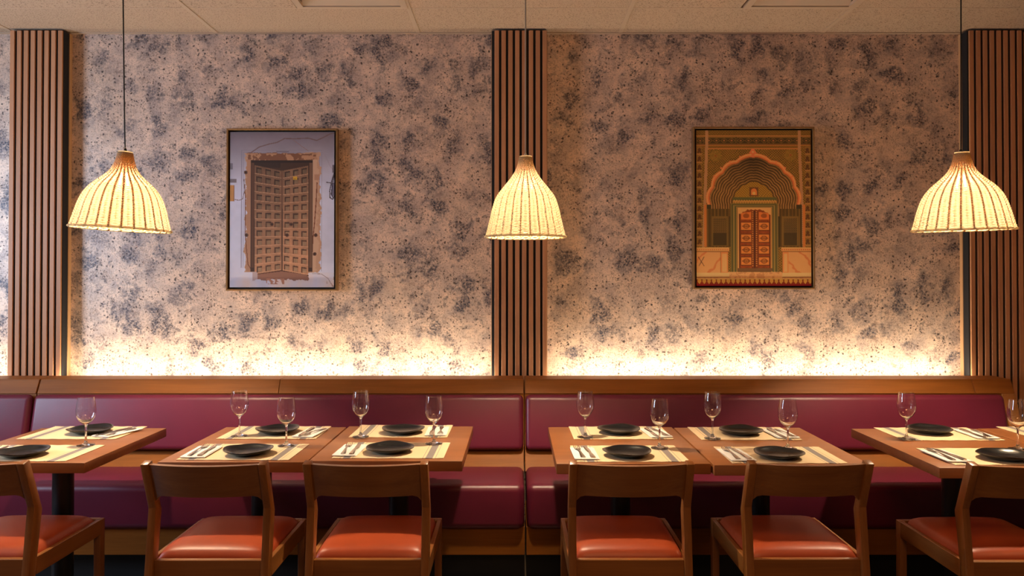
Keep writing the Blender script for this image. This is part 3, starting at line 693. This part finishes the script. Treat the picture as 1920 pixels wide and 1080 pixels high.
# ------------------------------------------------------------------ chairs
def make_chair():
    t = empty('dining_chair')
    prof = [(-.300,0),(-.262,0),(-.214,.40),(-.176,.622),(-.256,.818),(-.293,.810),(-.226,.640),(-.258,.40)]
    for s in (-1,1):
        a0, a1 = (.193,.221) if s > 0 else (-.221,-.193)
        prism('rear_leg', M['chairz'], t, prof, a0, a1, 'x', .003, 2)
        b = prism_bm([(a0,0.0),(a1,0.0),(a1,.455),(a0,.455)], .235, .275, 'y', .003, 2)
        o = link('front_leg', fin(b,'front_leg',True,.9), M['chairz'], t)
        prism('side_rail', M['chairy'], t, [(-.208,.392),(.237,.392),(.237,.456),(-.208,.456)], s*.2125-.0085, s*.2125+.0085, 'x', .0015, 1)
    box('rear_rail', M['chairx'], t, -.194,.194,-.236,-.214,.388,.456,.002,1)
    box('front_rail', M['chairx'], t, -.204,.204,.250,.272,.392,.456,.002,1)
    # seat cushion, domed
    nx, ny = 20, 22; b = bmesh.new(); g = []
    for j in range(ny+1):
        row = []
        for i in range(nx+1):
            u, v = i/nx*2-1, j/ny*2-1
            k = max(0,1-abs(u)**7)**.5*max(0,1-abs(v)**7)**.5
            su = math.copysign(abs(u)**.75,u); sv = math.copysign(abs(v)**.75,v)
            x = su*.203; y = .0175+sv*.2285
            corner = max(0,abs(u)-.7)*max(0,abs(v)-.7)/.09
            x *= 1-.03*corner; y = .0175+(y-.0175)*(1-.03*corner)
            row.append(b.verts.new((x, y, .448+.036*k+.010*(1-u*u)*(1-v*v))))
        g.append(row)
    for j in range(ny):
        for i in range(nx): b.faces.new((g[j][i],g[j][i+1],g[j+1][i+1],g[j+1][i]))
    edge = [e for e in b.edges if len(e.link_faces) == 1]
    r = bmesh.ops.extrude_edge_only(b, edges=edge)
    vs = [v for v in r['geom'] if isinstance(v, bmesh.types.BMVert)]
    for v in vs: v.co.z = .430
    bmesh.ops.holes_fill(b, edges=[e for e in b.edges if len(e.link_faces) == 1], sides=0)
    link('seat_cushion', fin(b,'seat_cushion',True,1.2), M['rust'], t)
    # curved back rail
    b = bmesh.new(); n = 24; rows = []
    def yp(z): return -.2005-(z-.63)*.405     # middle of the post at height z
    for i in range(n+1):
        s = i/n*2-1; x = s*.195; bow = -.034*(1-s*s)
        zb = .688-.026*max(0,(abs(s)-.84)/.16)**2; zt = .808
        rows.append([b.verts.new((x, yp(z)+bow+o, z)) for z,o in ((zb,-.011),(zb,.013),(zt,.013),(zt,-.011))])
    for A,B in zip(rows, rows[1:]):
        for k in range(4): b.faces.new((A[k],B[k],B[(k+1)%4],A[(k+1)%4]))
    b.faces.new(rows[0]); b.faces.new(rows[-1][::-1])
    link('backrest', fin(b,'backrest',True,.6), M['chairx'], t)
    return t
chair = make_chair()
spots = [(-1.955,3.125,0,'wooden chair with rust seat at the left edge of the picture'),
 (-1.098,3.115,.0,'wooden chair with rust seat at the second table from the left'),
 (-.528,3.12,.0,'wooden chair with rust seat at the third table from the left'),
 (.415,3.12,.0,'wooden chair with rust seat at the fourth table from the left'),
 (1.050,3.125,.0,'wooden chair with rust seat at the fifth table from the left'),
 (1.822,3.10,.0,'wooden chair with rust seat at the right edge of the picture')]
for i,(x,y,rz,lab) in enumerate(spots):
    c = chair if i == 0 else dup(chair)
    c.location = (x,y,0); c.rotation_euler = (0,0,rz); tag(c, lab, 'chair', 'wooden chairs facing the bench')

# ------------------------------------------------------------------ tableware prototypes
def mat_me():
    b = bmesh.new(); nx, ny = 44, 8; g = []
    for j in range(ny+1):
        g.append([b.verts.new((-.2225+.445*i/nx, -.152+.304*j/ny, .0016+.0012*max(0,abs(j/ny*2-1)-.5)*(math.sin(i*.9+j)+1))) for i in range(nx+1)])
    for j in range(ny):
        for i in range(nx): b.faces.new((g[j][i],g[j][i+1],g[j+1][i+1],g[j+1][i]))
    r = bmesh.ops.extrude_edge_only(b, edges=[e for e in b.edges if len(e.link_faces)==1])
    for v in [v for v in r['geom'] if isinstance(v,bmesh.types.BMVert)]: v.co.z = .0002
    me = fin(b,'placemat',True,.6); me.materials.append(M['mat']); return me
MAT = mat_me()
def plate_wob(r, z, a):
    k = min(1, r/.098)**4
    return r*(1+.010*k*math.sin(3*a+.4)+.006*k*math.sin(5*a+1)), z+.0022*k*math.sin(2*a+.7)+.0012*k*math.sin(5*a)
PLATE = lathe_me('plate', [(.0001,0),(.058,0),(.064,.003),(.090,.0145),(.0985,.0195),(.0985,.0225),(.095,.0230),(.086,.0165),(.070,.0075),(.055,.0050),(.0001,.0042)], 64, wob=plate_wob); PLATE.materials.append(M['slate'])
GL_OUT = [(.0365,0),(.0365,.0018),(.020,.0045),(.008,.010),(.0042,.022),(.0036,.050),(.0040,.078),(.0065,.088),(.016,.095),(.027,.106),(.0355,.121),(.0395,.138),(.0398,.152),(.0370,.175),(.0325,.205)]
GL_IN = [(.0317,.2053),(.0361,.175),(.0388,.152),(.0385,.138),(.0346,.1215),(.0262,.107),(.0150,.0965),(.0060,.0915),(.0001,.0905)]
GLASS = lathe_me('wine_glass', [(.0001,0)]+GL_OUT+GL_IN, 48); GLASS.materials.append(M['glass'])
def cutlery_solid(outline_rows, bm=None, thick=.0018):
    """rows of (y, half-width, z, x-centre)"""
    b = bm or bmesh.new(); rings = []
    for y,w,z,xc in outline_rows:
        rings.append([b.verts.new(p) for p in ((xc-w,y,z),(xc,y,z-.0004),(xc+w,y,z),(xc+w*.8,y,z+thick),(xc,y,z+thick*1.25),(xc-w*.8,y,z+thick))])
    for A,B in zip(rings,rings[1:]):
        for k in range(6): b.faces.new((A[k],A[(k+1)%6],B[(k+1)%6],B[k]))
    b.faces.new(rings[0][::-1]); b.faces.new(rings[-1]); return b
def fork_me():
    b = cutlery_solid([(-.100,.0075,.0005,0),(-.094,.0105,.0005,0),(-.060,.0085,.002,0),(-.015,.0045,.005,0),(.015,.0035,.006,0),(.035,.006,.004,0),(.046,.0118,.002,0),(.056,.0128,.0010,0)])
    for k in range(4):
        x = -.0108+.0072*k
        cutlery_solid([(.054,.0022,.0010,x),(.075,.0018,.0012,x),(.092,.0015,.003,x),(.102,.0007,.006,x*.96)], b, .0014)
    me = fin(b,'fork',True,.9); me.materials.append(M['steel']); return me
FORK = fork_me()
def knife_me():
    b = cutlery_solid([(-.105,.0080,.0005,0),(-.098,.0105,.0005,0),(-.060,.0088,.0008,0),(-.012,.0058,.001,0)], None, .004)
    cutlery_solid([(-.014,.0058,.0015,0),(.004,.0085,.0015,.0015),(.060,.0095,.0015,.001),(.090,.0070,.0015,-.0005),(.108,.0012,.0015,-.0050)], b, .0012)
    me = fin(b,'knife',True,.9); me.materials.append(M['steel']); return me
KNIFE = knife_me()
def napkin_me():
    b = bmesh.new(); nx, ny = 10, 16
    for L,(dx,dy,z0) in enumerate(((0,0,0),(.003,-.004,.0030),(-.002,-.001,.0058))):
        g = []
        for zt in (0,1):
            g.append([[b.verts.new((-.0475+.095*i/nx+dx, -.105+.210*j/ny+dy, z0*.5+zt*.0013+.0004*math.sin(j*.8+i*.6+L)*zt)) for i in range(nx+1)] for j in range(ny+1)])
        for zt in (0,1):
            for j in range(ny):
                for i in range(nx): b.faces.new((g[zt][j][i],g[zt][j][i+1],g[zt][j+1][i+1],g[zt][j+1][i]))
        rim = [(0,i) for i in range(nx+1)]+[(j,nx) for j in range(1,ny+1)]+[(ny,i) for i in range(nx-1,-1,-1)]+[(j,0) for j in range(ny-1,0,-1)]
        for (a,c_),(d,e) in zip(rim, rim[1:]+rim[:1]): b.faces.new((g[0][a][c_],g[0][d][e],g[1][d][e],g[1][a][c_]))
    me = fin(b,'napkin',True,.9); me.materials.append(M['napkin']); return me
NAPKIN = napkin_me()

# place settings: (table words, side words, mat centre, mat yaw, plate px, glass px, napkin offset, fork/knife yaw)
def put(name, me, x, y, z, rz, label, cat, group):
    o = link(name, me, None, None, (x,y,z)); o.rotation_euler = (0,0,rz); return tag(o, label, cat, group)
def setting(where, side, corners, plate, glass, nap=None, fk=(0,0), rim=''):
    """corners: two opposite pixels of the mat on the table top; side +1 chair side, -1 bench side"""
    P = [at(px,py,TH) for px,py in corners]
    mx = sum(p[0] for p in P)/len(P); my = sum(p[1] for p in P)/len(P)
    yaw = 0 if side > 0 else PI
    jit = random.uniform(-.012,.012)
    row = 'chair side' if side > 0 else 'bench side'
    z = TH
    put('placemat', MAT, mx, my, z+.0004, yaw+jit, f'cream striped placemat on the {row} of {where}', 'placemat', 'striped placemats')
    px, py = at(plate[0], plate[1], TH+.014)
    put('plate', PLATE, px, py, z+.0042, random.uniform(0,6), f'black slate plate on the {row} of {where}', 'plate', 'black side plates')
    if glass:
        gx, gy = at(glass[0], glass[1], TH+.002)
        put('wine_glass', GLASS, gx, gy, z+.0044, random.uniform(0,6), f'empty wine glass on the {row} of {where}', 'wine glass', 'empty wine glasses')
    if nap is None: nap = (-.172, -.025, 0.0)
    cs, sn = math.cos(yaw), math.sin(yaw)
    def loc(a,b_): return mx+a*cs-b_*sn, my+a*sn+b_*cs
    nx_, ny_ = loc(nap[0], nap[1])
    put('napkin', NAPKIN, nx_, ny_, z+.0044, yaw+nap[2], f'white folded napkin on the {row} of {where}', 'napkin', 'folded napkins')
    for nm, me, dx, k in (('fork',FORK,-.018,0),('knife',KNIFE,.020,1)):
        ang = nap[2]+fk[k]; c1, s1 = math.cos(nap[2]), math.sin(nap[2])
        fx, fy = loc(nap[0]+dx*c1-.0*s1, nap[1]+dx*s1+.008)
        put(nm, me, fx, fy, z+.0095, yaw+ang, f'steel {nm} on the napkin on the {row} of {where}', nm, f'steel {nm}s')
T = ['the leftmost table','the second table from the left','the third table from the left','the fourth table from the left','the fifth table from the left','the sixth table from the left']
setting(T[0],-1, [(30,823),(103,799.5),(278,799.5),(224,824)], (171,806), None, (-.165,.02,-.30), (.05,-.05))
setting(T[0], 1, [(205,834.5),(118,865),(11,834.5),(-95,865)], (44,848), (163,835), (-.172,-.02,0))
setting(T[1],-1, [(412,823),(466,800),(628,799),(563,823)], (521,806), (450,817.5), (-.168,.03,-.12), (-.2,.05))
setting(T[1], 1, [(333,863),(376,833),(587,832),(547,862)], (467,845), (538,835.5), (-.172,-.02,.02), (.0,.03))
setting(T[2],-1, [(653,822),(680,799),(852,795.5),(833,818)], (757,806), (677,819), (-.165,.03,.02), (.03,0))
setting(T[2], 1, [(620,861),(650,833),(845,827),(835,857)], (732,841), (814,832), (-.176,-.02,-.04), (.10,.06))
setting(T[3],-1, [(1066,797.5),(1076,824),(1263,826),(1240,800)], (1159,806), (1097,819.5), (-.165,.03,.10), (.12,.0))
setting(T[3], 1, [(1073,833),(1078,866),(1290,868),(1265,836)], (1175,848), (1236,840), (-.178,-.02,.02), (.05,.06))
setting(T[4],-1, [(1284,799.5),(1313,826),(1501,827),(1470,800)], (1388,808), (1335,822), (-.165,.03,.05), (.10,.0))
setting(T[4], 1, [(1336,837),(1378,870),(1582,868),(1535,838)], (1460,851), (1476,841), (-.175,-.02,.03), (.0,.06))
setting(T[5],-1, [(1626,800.5),(1698,828),(1875,827.5),(1780+45,800)], (1741,806), (1698,823), (-.165,.03,-.02), (-.12,.0))
setting(T[5], 1, [(1720,838.5),(1795,876),(1990,872),(1918,838.5)], (1880,854), (1906,842), (-.185,-.01,.02), (.0,.03))
px, py = at(1865,800,TH)
put('placemat', MAT, px+.222, py-.155, TH+.0004, PI, 'cream striped placemat cut off by the right edge on the rightmost table', 'placemat', 'striped placemats')
